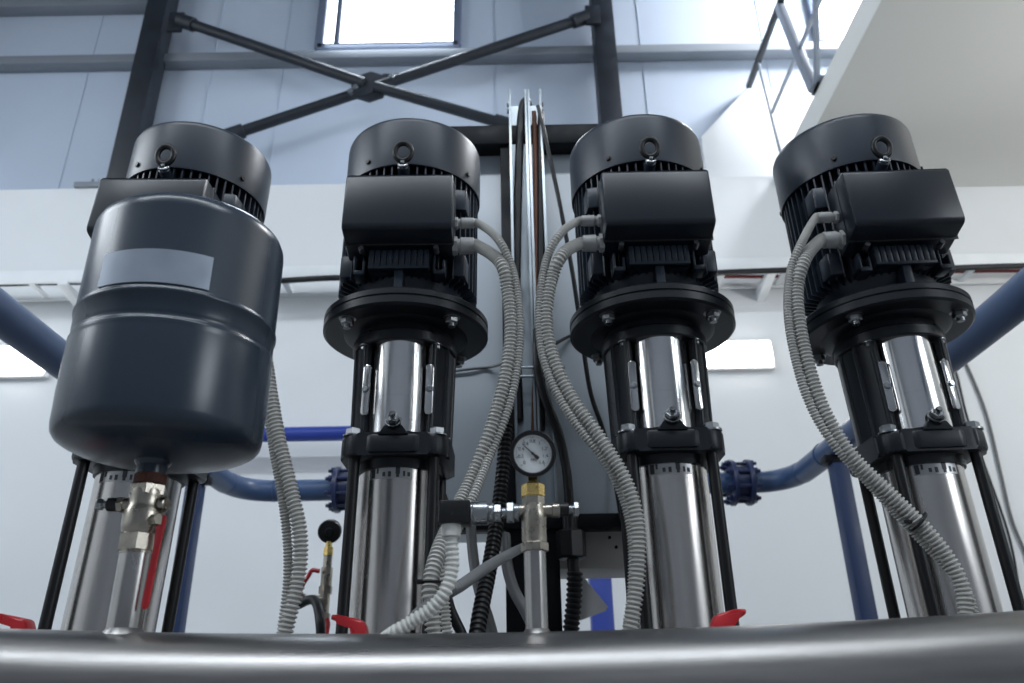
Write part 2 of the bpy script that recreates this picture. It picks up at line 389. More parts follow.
b = B(); pz = at(601, 600, 4.2)
bx(b, pz.x-.055, pz.x+.055, 4.15, 4.26, 0, 1.2, .006)
r = empty('blue_wall_post', (pz.x, 4.2, 0), 'bright blue post seen below the beige duct, left of the third pump', 'post')
obj('post', b, 'bright', r)
b = B(); bx(b, pz.x-.1, pz.x+.1, 4.1, 4.31, 0, .012, .002); obj('foot_plate', b, 'bright', r)

# hanging wall wires on the right
for pts, lab, rr in (([(950, 335), (962, 355), (985, 410), (1000, 470), (1012, 520), (1030, 570), (1032, 640)], 'grey wire hanging down the wall at far right, the outer of two', .009),
                 ([(945, 345), (956, 372), (968, 420), (990, 480), (1010, 540), (1020, 600), (1022, 650)], 'dark wire hanging down the wall at far right, nearer the fourth pump', .007)):
    b = B(); tube(b, [at(px, py, YB-.015) for px, py in pts], rr, 8); tag(obj('wall_wire', b, 'hose' if rr > .008 else 'rubber'), lab, 'wire')

# ------------------------------------------------------------------ control cabinet and its frame
cy = 2.0
fr = empty('cabinet_frame', (.03, cy-.03, 0), 'black steel frame carrying the grey cabinet behind the pressure gauge', 'frame')
b = B(); bx(b, -.36, .44, cy-.06, cy, 1.525+H, 1.595+H, .003); obj('top_beam', b, 'frame', fr)
b = B(); bx(b, -.36, .44, cy-.06, cy, .375+H, .41+H, .003); obj('bottom_beam', b, 'frame', fr)
b = B(); bx(b, -.025, .105, cy-.05, cy-.001, .012, 1.6+H, .003); obj('post', b, 'frame', fr)
b = B(); bx(b, -.10, .18, cy-.12, cy+.08, 0, .012, .002); obj('foot_plate', b, 'frame', fr)
cb = empty('control_cabinet', (.03, cy+.15, .41+H), 'large pale grey control cabinet mounted behind the two middle pumps', 'cabinet')
b = B(); bx(b, -.34, .42, cy+.003, cy+.26, .40+H, 1.60+H, .008); obj('body', b, 'cabinet', cb)
b = B(); bx(b, .085, .33, cy+.02, cy+.2, .29+H, .40+H, .004); dk = obj('gland_plate', b, 'beige', cb)
for x in (.25, .235):
    b = B(); cyl(b, (x, cy+.016, .365+H-(x-.235)*1.6), (x, cy+.021, .365+H-(x-.235)*1.6), .004, seg=10); obj('screw', b, 'frame', dk)
for i, (x0, x1, w, lab) in enumerate(((.003, .058, 0, 'left galvanised C-channel standing on the black post between the middle pumps'), (.06, .103, 1, 'right galvanised C-channel standing on the black post between the middle pumps'))):
    y0, y1 = cy-.095, cy-.052
    b = B(); zb, zt2 = .43+H, 1.70+H
    bx(b, x0, x0+.005, y0, y1, zb, zt2, .001); bx(b, x1-.005, x1, y0, y1, zb, zt2, .001); bx(b, x0, x1, y1-.004, y1, zb, zt2-.03)
    bx(b, x0, x0+.007, y0-.002, y0+.002, zb, zt2, .0006); bx(b, x1-.007, x1, y0-.002, y0+.002, zb, zt2, .0006)
    r = empty('strut_channel', ((x0+x1)/2, (y0+y1)/2, zb), lab, 'channel', 'galvanised channels')
    obj('profile', b, 'zinc', r)
    for z in (1.66, 1.635):
        b = B(); hexhead(b, (x0 if i == 0 else x1, y0+.02, z+H), (-1 if i == 0 else 1, 0, 0), .008, .006); obj('bolt', b, 'bolt', r)
b = B()
for z in (.78, .755): bx(b, -.03, .135, cy-.102, cy-.097, z+H-.003, z+H+.003, .001)
bx(b, -.03, -.026, cy-.1, cy-.045, .75+H, .785+H); bx(b, .131, .135, cy-.1, cy-.045, .75+H, .785+H)
tag(obj('channel_clamp', b, 'zinc'), 'thin galvanised clamp straps across the two channels above the gauge', 'clamp')
# cables in and beside the channels
yc = cy-.075
def cable(name, pix, r, m, label, cat='cable', seg=10):
    b = B(); tube(b, [at(*p) for p in pix], r, seg); return tag(obj(name, b, m), label, cat)
cable('power_cable', [(519, 420, yc), (516, 330, yc), (517, 240, yc), (519, 160, yc), (521, 118, yc), (525, 101, yc+.012), (530, 112, yc+.1), (532, 160, 2.31)], .0125, 'rubber', 'thick black cable looping over the top inside the left channel')
cable('earth_cable', [(534, 430, yc), (536, 330, yc), (536, 220, yc), (535, 140, yc), (534, 112, yc)], .0075, 'copper', 'copper brown cable in the gap of the right channel')
cable('power_cable', [(541, 430, yc-.005), (541, 320, yc-.005), (541, 220, yc-.005), (541, 140, yc-.005), (541, 112, yc-.003)], .0105, 'rubber', 'straight black cable standing in the right channel')
cable('signal_cable', [(538, 106, cy-.10), (546, 140, cy-.11), (560, 205, cy-.10), (572, 270, cy-.08), (581, 330, cy-.05), (590, 390, cy-.03), (603, 430, cy-.02), (613, 470, cy-.015), (622, 520, cy-.08)], .0062, 'rubber', 'thin black cable slanting across the cabinet left of the third pump')
cable('power_cable', [(537, 330, cy-.115), (538, 370, cy-.12), (546, 400, cy-.12), (559, 435, cy-.1), (567, 475, cy-.09), (570, 520, cy-.09), (571, 545, cy-.09)], .0115, 'rubber', 'thick black cable curving down right of the pressure gauge')
cable('signal_cable', [(440, 373, cy-.004), (470, 369, cy-.006), (490, 367, cy-.006), (505, 363, cy-.056)], .004, 'hose', 'thin grey wire across the cabinet right of the second pump', 'wire')
cable('signal_cable', [(620, 331, cy-.004), (590, 331, cy-.006), (570, 336, cy-.006), (548, 348, cy-.05)], .0045, 'rubber', 'short black wire crossing the cabinet below the third flange', 'wire')

# ------------------------------------------------------------------ pumps
PY = 1.54
PX = (-.764, -.234, .301, .813)
def rsq(h, c, n=4):
    """square outline of half size h with rounded corners c"""
    out = []
    for k, (sx, sy) in enumerate(((1, 1), (-1, 1), (-1, -1), (1, -1))):
        for i in range(n+1):
            a = PI/2*k+PI/2*i/n; out.append((sx*(h-c)+c*math.cos(a), sy*(h-c)+c*math.sin(a)))
    return out
def make_pump():
    P = empty('booster_pump', (0, 0, 0), 'pump', 'pump', 'row of vertical multistage pumps')
    # pedestal casting
    b = B(); prism(b, rsq(.13, .04), XY, .15, .185, .004); spin(b, [(.10, .18), (.10, .30), (.118, .33), (.118, .375), (.095, .385)])
    for s in (-1, 1): cyl(b, (0, 0, .30), (0, s*.175, .30), .055, seg=28); cyl(b, (0, s*.155, .30), (0, s*.18, .30), .085, seg=32, bev=.003)
    obj('pump_base', b, 'cast', P)
    b = B(); spin(b, [(.079, .37), (.079, .925)], seg=64); sl = obj('outer_sleeve', b, 'steel', P)
    # warning sticker wrapped on the sleeve
    def patch(a0, a1, z0, z1, rr, m, nm, par, n=10):
        b = B(); rs = []
        for i in range(n+1):
            a = math.radians(-90+a0+(a1-a0)*i/n)
            rs.append([b.verts.new((q*math.cos(a), q*math.sin(a), z)) for q, z in ((rr, z0), (rr, z1), (rr-.0015, z1), (rr-.0015, z0))])
        rings(b, rs); return obj(nm, b, m, par)
    stk = patch(-34, 26, .884, .906, .0797, 'sticker', 'warning_label', sl)
    for a0, a1, z0, z1, m in ((-32, -26, .886, .904, 'ink'), (-24, -21, .894, .904, 'ink'), (-15, -11, .888, .896, 'ink'), (-7, -3, .887, .897, 'ink'), (3, 9, .892, .905, 'ink'), (4, 8, .886, .892, 'ink'), (13, 16, .888, .898, 'ink'), (19, 23, .888, .896, 'ink')):
        patch(a0, a1, z0, z1, .0802, m, 'pictogram', stk, 3)
    for sx in (-1, 1):
        for sy in (-1, 1):
            b = B(); cyl(b, (sx*.075, sy*.078, .34), (sx*.075, sy*.078, .93), .0108, seg=16); obj('stay_bolt', b, 'ring', P)
    # pump head with lugs
    b = B(); spin(b, [(.084, .905), (.088, .93)], seg=48)
    prism(b, rsq(.104, .04, 6), XY, .922, .966, .008)
    prism(b, [(-.06, -.098), (.06, -.098), (.04, -.109), (-.04, -.109)], XY, .926, .962, .005)
    prism(b, [(-.030, .960), (-.018, .975), (-.011, .983), (.011, .983), (.018, .975), (.030, .960)], XZ, -.112, -.07, .003); spin(b, [(.095, .964), (.090, .973), (.07, .976)], seg=48)
    hd = obj('pump_head', b, 'cast', P)
    for sx in (-1, 1):
        for sy in (-1, 1):
            b = B(); hexhead(b, (sx*.080, sy*.080, .967), (0, 0, 1), .0150, .013); obj('hex_nut', b, 'bolt', hd)
    b = B(); cyl(b, (0, -.10, .976), (0, -.116, .985), .0135, seg=24); hp = obj('vent_boss', b, 'cast', hd)
    b = B(); hexhead(b, (0, -.115, .985), (0, -.85, .5), .0125, .010); cyl(b, (0, -.123, .990), (0, -.131, .995), .006, seg=12); obj('vent_plug', b, 'chrome', hd)
    # coupling stool: cast shell with a window in front and behind
    b = B(); NS = 40
    for (c0, c1) in ((-142, -38), (38, 142)):
        rs = []
        for i in range(NS+1):
            a = math.radians(c0+(c1-c0)*i/NS); sn, cs = math.sin(a), -math.cos(a)
            q = []
            for R, z in ((.099, .966), (.104, 1.19), (.094, 1.19), (.089, .966)): q.append(b.verts.new((sn*R, cs*R, z)))
            rs.append(q)
        rings(b, rs)
    for a in (-128, -64, 64, 128, -43, 43, -90, 90):             # vertical ribs
        a = math.radians(a); sn, cs = math.sin(a), -math.cos(a)
        cyl(b, (sn*.097, cs*.097, .966), (sn*.102, cs*.102, 1.18), .0060, seg=10)
    spin(b, [(.085, 1.158), (.1065, 1.158), (.109, 1.161), (.109, 1.180), (.1065, 1.183), (.100, 1.186), (.100, 1.21), (.085, 1.21)], seg=56, close=True)
    so = obj('coupling_stool', b, 'cast', P)
    for a in (-46, 46):
        a = math.radians(a); b = B(); hexhead(b, (math.sin(a)*.098, -math.cos(a)*.098, 1.158), (0, 0, -1), .010, .008); obj('hex_nut', b, 'bolt', so)
    # bright coupling guard
    b = B(); spin(b, [(.0625, .97), (.0625, 1.040), (.0621, 1.0401), (.0621, 1.0419), (.0625, 1.042), (.0625, 1.17)], seg=64); bmesh.ops.translate(b, verts=b.verts, vec=(0, -.040, 0)); g = obj('coupling_guard', b, 'polish', P)
    for s in (-1, 1):
        b = B(); a = math.radians(s*41); c = Vector((math.sin(a)*.094, -math.cos(a)*.094-.010, 0)); a = math.radians(s*14); t = Vector((math.cos(a), math.sin(a), 0)); nn = Vector((math.sin(a), -math.cos(a), 0))
        prism(b, [(.008*math.cos(q*PI/8), (.045 if q < 8 else -.045)+.008*math.sin(q*PI/8)) for q in range(16)], lambda u, v, d: c+t*u+nn*d+Vector((0, 0, 1.06+v)), -.003, .003, .001)
        tb = obj('guard_tab', b, 'polish', g)
        b = B(); hexhead(b, c+nn*.003+Vector((0, 0, 1.06)), nn, .006, .004); obj('screw', b, 'bolt', tb)
    # flange pair between stool and motor
    b = B(); spin(b, [(.10, 1.203), (.168, 1.203), (.1735, 1.207), (.1735, 1.221), (.171, 1.2225), (.171, 1.2245), (.1735, 1.226), (.1735, 1.237), (.169, 1.241), (.12, 1.246), (.10, 1.25)], seg=72, close=True)
    spin(b, [(.120, 1.198), (.130, 1.203)], seg=56)
    fl = obj('motor_flange', b, 'cast', P)
    for k in range(4):
        a = PI/4+PI/2*k; b = B(); hexhead(b, (math.cos(a)*.148, math.sin(a)*.148, 1.203), (0, 0, -1), .0135, .012); cyl(b, (math.cos(a)*.148, math.sin(a)*.148, 1.195), (math.cos(a)*.148, math.sin(a)*.148, 1.183), .0075, seg=12)
        obj('hex_bolt', b, 'bolt', fl)
    # finned motor body
    b = B(); spin(b, [(.105, 1.24), (.108, 1.262), (.122, 1.285), (.124, 1.30), (.124, 1.60)], seg=56)
    n = 52
    for k in range(n):
        a = 2*PI*(k+.5)/n; c, s = math.cos(a), math.sin(a); t = Vector((-s, c, 0)); e = Vector((c, s, 0))
        if c*c < .25 and s < 0 and False: continue
        prism(b, [(.118, 1.285), (.149, 1.292), (.149, 1.575), (.118, 1.59)], lambda u, v, d: e*u+t*d+Vector((0, 0, v)), -.0017, .0017)
    bx(b, -.009, .009, -.15, -.10, 1.238, 1.29, .002)
    mb = obj('motor_body', b, 'motor', P)
    b = B()                                                       # ribbed block below the terminal box
    bx(b, -.061, .061, -.150, -.11, 1.290, 1.332, .003); bx(b, -.061, .061, -.156, -.14, 1.290, 1.297, .001)
    for i in range(10): x = -.055+i*.01222; bx(b, x-.0052, x+.0052, -.156, -.145, 1.294, 1.332, .001)
    obj('rib_block', b, 'motor', mb)
    for s in (-1, 1):                                             # feet lugs beside it and square pads on the flanks
        b = B(); x = s*.080; bx(b, x-.012, x+.012, -.150, -.11, 1.280, 1.290, .002); bx(b, x-.012, x-.007, -.150, -.11, 1.28, 1.322, .002); bx(b, x+.007, x+.012, -.150, -.11, 1.28, 1.312, .002)
        obj('lug', b, 'motor', mb)
        b = B(); cyl(b, (s*.075, -.15, 1.328), (s*.075, -.168, 1.331), .0055, seg=10); obj('screw', b, 'bolt', mb)
        for z0 in (1.300, 1.462):
            b = B(); prism(b, [(.10, -.105), (.130, -.100), (.136, -.045), (.10, -.04)], lambda u, v, d: Vector((s*u, v, d)), z0, z0+.052, .004); obj('mounting_pad', b, 'motor', mb)
    # fan cover
    b = B(); spin(b, [(.1475, 1.60), (.1475, 1.545), (.1530, 1.545), (.1535, 1.552), (.1535, 1.658), (.1529, 1.664), (.1510, 1.669), (.1475, 1.672), (.143, 1.6735), (.12, 1.6745), (.02, 1.675), (.0, 1.675), (.0, 1.665), (.11, 1.665), (.1475, 1.63)], seg=72, close=True)
    fc = obj('fan_cover', b, 'motor', P)
    for a in (-32, 148, 58, 238):
        a = math.radians(a); e = Vector((math.cos(a), math.sin(a), 0)); b = B(); hexhead(b, e*.1535+Vector((0, 0, 1.567)), e, .0055, .004); obj('screw', b, 'ring', fc)
    # terminal box
    b = B(); w = .1095
    prism(b, [(-.115, 1.484), (-.198, 1.484), (-.2045, 1.479), (-.2085, 1.358), (-.2035, 1.351), (-.115, 1.328)], YZ, -w, w, .006)
    tb = obj('terminal_box', b, 'box', P)
    b = B(); bx(b, -w-.0012, w+.0012, -.165, -.163, 1.337, 1.4852, .0008); obj('lid_seam', b, 'ring', tb)
    # eye bolt
    b = B(); torus(b, (0, -.178, 1.557), .0172, .0056, (0, 1, .15), 36, 12)
    for v in b.verts: v.co.z = 1.557+(v.co.z-1.557)*1.22
    cyl(b, (0, -.150, 1.53), (0, -.176, 1.543), .0065, seg=14); e = obj('eye_bolt', b, 'ring', P)
    b = B(); cyl(b, (0, -.12, 1.508), (0, -.172, 1.526), .0115, seg=24, bev=.002); obj('boss', b, 'motor', e)
    b = B(); torus(b, (0, -.176, 1.527), .0085, .0030, (0, -.9, .45), 24, 8); cyl(b, (0, -.162, 1.522), (0, -.182, 1.530), .0040, seg=12); obj('set_screw', b, 'chrome', e)
    return P
proto = make_pump()
plabs = ('black vertical pump standing behind the dark pressure tank', 'black vertical pump left of the pressure gauge, grey conduits on its right side', 'black vertical pump right of the pressure gauge, grey conduits on its left side', 'black vertical pump at far right with conduit crossing its steel sleeve')
pumps = []
for i, x in enumerate(PX):
    p = proto if i == 0 else copy_tree(proto)
    p['label'] = plabs[i]; pumps.append(p)
LEAN = (1.55, .45, -.15, -1.1)
for p, x, dz in zip(pumps, PX, (0, -.003, -.004, -.013)): p.location = (x, PY, dz)
# cable glands on each terminal box, on the side the photo shows
GZ = (1.400, 1.346)
def gland(p, s, z, r, nm='cable_gland'):
    tb = [c for c in p.children if c.name.startswith('terminal_box')][0]
    x, y = p.location.x, PY-.14
    b = B(); x0 = x+s*.106
    cyl(b, (x0, y, z), (x0+s*.010, y, z), r*1.55, seg=6, bev=.001); cyl(b, (x0+s*.010, y, z), (x0+s*.016, y, z), r*1.15, seg=20)
    cyl(b, (x0+s*.016, y, z), (x0+s*.044, y, z), r*1.42, r*1.34, seg=20, bev=.0015)
    obj(nm, b, 'gland', tb)
    a = math.radians(LEAN[pumps.index(p)])
    return Matrix.Translation(p.location) @ Matrix.Rotation(a, 4, 'Y') @ (Vector((x0+s*.04, y, z))-p.location)
# concrete / steel skid under the pumps
sk = empty('pump_skid', (.03, PY, 0), 'dark steel base skid beneath the row of pumps', 'base')
b = B()
for y in (PY-.2, PY+.2): bx(b, -1.1, 1.16, y-.05, y+.05, 0, .10, .004)
for x in (-1.05, -.5, .03, .56, 1.1): bx(b, x-.04, x+.04, PY-.2, PY+.2, 0, .10, .004)
obj('beam', b, 'frame', sk)
b = B(); bx(b, -1.1, 1.16, PY-.26, PY+.26, .10, .15, .004); obj('deck', b, 'frame', sk)

# ------------------------------------------------------------------ conduits
def conduit(label, p, s, which, pix, Y=1.30):
    r = .0125 if which else .0083
    g = gland(p, s, GZ[which], r)
    pts = [g, g+Vector((s*.010, -.003, -.002))] + [at(*q) if len(q) == 3 else at(q[0], q[1], Y) for q in pix]
    b = B(); ribbed(b, pts, r, .0072 if which else .0056)
    return tag(obj('flexible_conduit', b, 'conduit'), label, 'conduit', 'grey ribbed conduits from the motors')
c2 = conduit('thick grey ribbed conduit from the second pump, left of the gauge', pumps[1], 1, 1, [(500, 262), (508, 292), (511, 335), (505, 380), (491, 430), (472, 478), (452, 520, 1.25), (437, 556, 1.2), (430, 588, 1.18), (433, 620, 1.18), (436, 660, 1.18)])
conduit('thin grey ribbed conduit from the upper gland of the second pump', pumps[1], 1, 0, [(497, 238), (512, 268), (519, 310), (518, 360), (508, 408), (490, 455), (474, 495, 1.27), (455, 535, 1.25), (444, 575, 1.23), (446, 620, 1.23), (450, 660, 1.23)])
c3 = conduit('thick grey ribbed conduit from the third pump, right of the gauge', pumps[2], -1, 1, [(563, 254), (552, 278), (546, 315), (551, 352), (570, 396), (601, 440), (625, 480), (637, 520), (638, 570), (631, 625), (622, 660)])
conduit('thin grey ribbed conduit from the upper gland of the third pump', pumps[2], -1, 0, [(562, 232), (547, 258), (540, 300), (541, 345), (552, 383), (576, 424), (606, 462, 1.31), (624, 500, 1.33), (632, 540, 1.33), (632, 590, 1.33), (624, 650, 1.33)])
c4 = conduit('thick grey ribbed conduit crossing in front of the far right pump', pumps[3], -1, 1, [(806, 257), (797, 288), (800, 328), (810, 372), (826, 415), (852, 456), (890, 494), (925, 529), (949, 560), (963, 590), (967, 625), (968, 650)])
conduit('thin grey ribbed conduit from the upper gland of the far right pump', pumps[3], -1, 0, [(803, 240), (791, 270), (788, 312), (795, 357), (809, 402), (832, 442), (866, 480, 1.31), (912, 530, 1.32), (945, 565, 1.32), (968, 595, 1.32), (974, 625, 1.32), (976, 650, 1.32)])
conduit('thick grey ribbed conduit hanging down right of the dark tank', pumps[0], 1, 1, [(252, 300), (264, 350), (271, 395), (279, 440), (291, 490), (300, 535), (298, 580), (286, 630), (280, 660)])
conduit('thin grey ribbed conduit hanging down right of the dark tank', pumps[0], 1, 0, [(250, 285), (262, 340), (266, 390), (272, 440), (281, 490), (287, 535), (288, 580), (282, 630), (278, 660)], 1.32)
def tie(c, px, py, Y, r, axis, label):
    b = B(); torus(b, at(px, py, Y), r, .0022, axis, 28, 8); q = at(px, py, Y); bx(b, q.x-r-.006, q.x-r+.004, q.y-.010, q.y-.002, q.z-.003, q.z+.003, .001)
    tag(obj('cable_tie', b, 'rubber'), label, 'cable tie', 'black cable ties')
tie(c2, 431, 582, 1.183, .0135, (.05, 0, 1), 'black cable tie around the conduit right of the second pump sleeve')
tie(c4, 918, 522, 1.305, .0185, (.7, .0, -.7), 'black cable tie around the conduits crossing the far right pump')

for p, a in zip(pumps, LEAN): p.rotation_euler = (0, math.radians(a), 0)

# ------------------------------------------------------------------ discharge manifold in front, valves, suction manifold
MY, MR = .88, .060
def sag(x): return .5+.0175-.014*max(0, 1-(x/.56)**2)
mf = empty('discharge_manifold', (0, MY, .5), 'satin stainless steel header pipe across the bottom foreground', 'pipe')
b = B(); sweep(b, [Vector((x, MY, sag(x))) for x in [-1.5+.05*i for i in range(63)]], MR, 64); obj('header_pipe', b, 'pipe', mf)
for x in (-1.5, 1.6):
    b = B(); spin(b, [(.10, 0), (.11, .004), (.11, .018), (.10, .022)], (x-.011, MY, .5175), (1, 0, 0), 40); obj('blank_flange', b, 'pipe', mf)
for x in PX:
    b = B(); cyl(b, (x, MY+.03, .50), (x, 1.04, .40), .033, seg=28); bx(b, x-.001, x+.001, MY+.03, MY+.031, .5, .501); cyl(b, (x, 1.035, .40), (x, 1.055, .40), .05, seg=28, bev=.002); obj('branch_pipe', b, 'pipe', mf)
for x in (-1.2, 1.3):                                             # stands
    b = B(); bx(b, x-.025, x+.025, MY-.025, MY+.025, .01, .455, .003); bx(b, x-.07, x+.07, MY-.07, MY+.07, 0, .012); obj('stand', b, 'frame', mf)
TX, GX = -.411, .0205
for x, rr, zt_, in ((TX, .0178, .158), (GX, .0118, .150)):
    b = B(); cyl(b, (x, MY, .53), (x, MY, zt_+H), rr, seg=32)
    p = obj('riser_pipe', b, 'riser', mf)
    z0 = sag(x)+MR-.002
    b = B(); spin(b, [(rr+.005, z0-.002), (rr+.003, z0+.001), (rr+.0008, z0+.004), (rr-.002, z0+.007)], (x, MY, 0), seg=32); obj('weld_collar', b, 'pipe', p)
def valve(x, s, label):
    r = empty('isolation_valve', (x, 1.12, .40), label, 'valve', 'valves on the pump outlets')
    b = B(); cyl(b, (x, 1.055, .40), (x, 1.185, .40), .045, seg=28, bev=.004); cyl(b, (x, 1.12, .43), (x, 1.12, .545), .018, seg=20); cyl(b, (x, 1.185, .40), (x, PY-.17, .34), .035, seg=24); obj('valve_body', b, 'cast', r)
    b = B(); z = .607 if x < -.5 else .598 if s < 0 else .594
    pl = [(.004, -.055), (.018, -.055), (.020, -.012), (.014, .001), (-.018, .008), (-.026, .009), (-.029, .006), (-.027, .001), (-.018, .0), (.002, -.006)]
    if s > 0: pl = [(-.002, -.055), (.012, -.055), (.016, -.016), (.028, -.004), (.043, .002), (.047, .007), (.044, .011), (.030, .010), (.006, .004), (-.002, -.010)]
    prism(b, [(x+u+(.006 if s < 0 else -.04), z+v) for u, v in pl], XZ, 1.12-.014, 1.12+.014, .004)
    obj('lever_handle', b, 'red', r)
valve(-.672, -1, 'valve with red lever peeking over the pipe at the far left')
valve(-.224, -1, 'valve with red lever at the foot of the second pump')
valve(.298, 1, 'valve with red lever at the right foot of the third pump')
b = B(); cyl(b, (-1.6, 2.25, .42), (1.7, 2.25, .42), .057, seg=40)
sm = empty('suction_manifold', (0, 2.25, .42), 'stainless suction header low behind the pumps', 'pipe')
obj('header_pipe', b, 'pipe', sm)
for x in PX:
    b = B(); cyl(b, (x, PY+.17, .32), (x, 2.22, .42), .036, seg=24); obj('branch_pipe', b, 'pipe', sm)
for x in (-1.4, 1.5):
    b = B(); bx(b, x-.025, x+.025, 2.225, 2.275, .01, .375, .003); bx(b, x-.07, x+.07, 2.18, 2.32, 0, .012); obj('stand', b, 'frame', sm)

# ------------------------------------------------------------------ pressure tank and its valve
tk = empty('pressure_tank', (-.408, MY, .76), 'dark blue grey pressure tank with blank silver label, on the left', 'tank')
R = .1145; tx = -.408
b = B()
prof = [(.0, .7525), (.04, .754), (.075, .759), (.095, .7645), (.1040, .7685), (.1085, .7715), (.1118, .776), (.1132, .784), (R-.0006, .808), (R, .82), (R, .874), (R-.0004, .878), (R+.0004, .881), (R-.0008, .884), (R-.0030, .887), (R-.0022, .891), (R-.0010, .895), (R-.0008, .913), (R+.0008, .9145), (R+.0010, .918), (R-.0002, .9195), (R-.0008, .922), (R-.0010, 1.028), (R-.0018, 1.036), (R-.0045, 1.043), (R-.0095, 1.048), (R-.018, 1.051), (R-.05, 1.055), (.03, 1.058), (0, 1.059)]
spin(b, prof, (tx, MY, 0), seg=96); sh = obj('shell', b, 'tank', tk, 50)
b = B(); rs = []
for i in range(25):                                               # silver plate wrapped on the shell
    a = math.radians(-90-26+63*i/24)
    rs.append([b.verts.new((tx+q*math.cos(a), MY+q*math.sin(a), z)) for q, z in ((R+.0003, .924), (R+.0003, .966), (R-.0015, .966), (R-.0015, .924))])
rings(b, rs); obj('label_plate', b, 'plate', tk)
b = B(); spin(b, [(.03, 1.056), (.03, 1.062), (.014, 1.066), (.012, 1.095), (0, 1.097)], (tx, MY, 0), seg=24); obj('air_valve_cap', b, 'tank', tk)
b = B(); spin(b, [(.022, .757), (.019, .751), (.0165, .748), (.0165, .738)], (TX, MY, 0), seg=28); sk2 = obj('tank_socket', b, 'tank', tk)
b = B(); spin(b, [(.0155, .7385), (.0172, .7375), (.0172, .727), (.015, .7255)], (TX, MY, 0), seg=28); obj('thread_seal', b, 'rust', sk2)

bv = empty('ball_valve', (TX, MY, .655), 'nickel ball valve with long red lever beneath the dark tank', 'valve')
b = B()
cyl(b, (TX, MY, .652), (TX, MY, .672), .0215, seg=6, bev=.0015, rot=.3)
spin(b, [(.0185, .650), (.0185, .672), (.0205, .675), (.0215, .681), (.0215, .695), (.0195, .700), (.0185, .705), (.0185, .712), (.019, .716), (.017, .724)], (TX, MY, 0), seg=36, )
cyl(b, (TX, MY, .7125), (TX, MY, .726), .0205, seg=6, bev=.0015, rot=.3)
cyl(b, (TX, MY, .703), (TX+.027, MY-.006, .703), .0065, seg=16); cyl(b, (TX+.019, MY-.0055, .703), (TX+.026, MY-.006, .703), .0085, seg=16, bev=.001)
obj('valve_body', b, 'nickel', bv)
b = B(); cyl(b, (TX-.015, MY-.004, .7035), (TX-.026, MY-.006, .7035), .0072, seg=16); cyl(b, (TX-.021, MY-.006, .7035), (TX-.027, MY-.006, .7035), .009, seg=6); dp = obj('drain_port', b, 'nickel', bv)
b = B(); cyl(b, (TX-.026, MY-.006, .7035), (TX-.039, MY-.0075, .7035), .0075, seg=18, bev=.001); obj('black_ring', b, 'blackp', dp)
b = B(); cyl(b, (TX-.039, MY-.0075, .7035), (TX-.043, MY-.008, .7035), .004, seg=14); cyl(b, (TX-.043, MY-.008, .7035), (TX-.050, MY-.009, .7035), .0065, seg=6, bev=.001); obj('drain_screw', b, 'chrome', dp)
b = B()
lx = TX+.0235
prism(b, [(lx, .690), (lx+.0075, .689), (lx+.0085, .680), (lx+.0065, .664), (lx+.0045, .596), (lx+.0025, .5915), (lx-.0015, .5915), (lx-.0035, .596), (lx-.0002, .655), (lx-.001, .672)], XZ, MY-.016, MY-.012, .001)
obj('lever_handle', b, 'red', bv)
b = B(); cyl(b, (TX+.016, MY-.013, .684), (TX+.026, MY-.019, .684), .0062, seg=6); obj('lever_nut', b, 'nickel', bv)

# ------------------------------------------------------------------ pressure gauge group
cz = .190+H
cf = empty('cross_fitting', (GX, MY, .65), 'nickel four-way fitting below the pressure gauge', 'fitting')
b = B(); cyl(b, (GX, MY, .645), (GX, MY, .655), .0152, seg=6, bev=.001, rot=.4); spin(b, [(.0128, .654), (.0135, .657), (.0135, .680), (.0145, .683), (.0125, .690), (.0115, .697)], (GX, MY, 0), seg=32)
cyl(b, (GX-.027, MY, cz), (GX+.027, MY, cz), .0068, seg=24); cyl(b, (GX+.02, MY, cz), (GX+.029, MY, cz), .0082, seg=24, bev=.001); cyl(b, (GX, MY, .694), (GX, MY, .7055), .0125, seg=6, bev=.001, rot=.4)
obj('body', b, 'nickel', cf)
b = B(); cyl(b, (GX+.0285, MY, cz+.0005), (GX+.039, MY, cz+.0005), .0075, seg=20, bev=.001); pr = obj('black_ring', b, 'blackp', cf)
b = B(); cyl(b, (GX+.039, MY, cz+.0005), (GX+.044, MY, cz+.0005), .0045, seg=14); cyl(b, (GX+.044, MY, cz+.0005), (GX+.050, MY, cz+.0005), .0080, seg=6, bev=.001); obj('plug_screw', b, 'chrome', cf)

pg = empty('pressure_gauge', (GX, MY, .70), 'round black-rimmed pressure gauge with white dial at centre', 'gauge')
b = B(); cyl(b, (GX, MY, .7045), (GX, MY, .7195), .0130, seg=6, bev=.0012, rot=.5); sn = obj('hex_nut', b, 'brass', pg)
b = B(); cyl(b, (GX, MY, .720), (GX, MY, .734), .0072, seg=4, rot=PI/4); obj('stem', b, 'brass', pg)
b = B(); cyl(b, (GX, MY, .7035), (GX, MY, .7060), .0098, seg=20); obj('gasket', b, 'copper', pg)
GD = Vector((0, -1, -.20)).normalized(); GU = Vector((0, -.20, 1)).normalized(); GR = Vector((1, 0, 0)); GC = Vector((GX+.0005, MY-.004, .7525))
def gp(u, v, d=0.): return GC+GR*u+GU*v+GD*d
b = B(); spin(b, [(.0, -.008), (.021, -.008), (.0238, -.005), (.0238, .012), (.0249, .0125), (.026, .0145), (.026, .0185), (.0252, .0195), (.0222, .0195), (.0213, .0178), (.0210, .0130), (0, .0130)], GC, GD, 64); obj('case', b, 'blackp', pg)
b = B(); spin(b, [(0, .0132), (.0218, .0132), (.0218, .0138), (0, .0138)], GC, GD, 64); dl = obj('dial', b, 'dial', pg)
b = B()
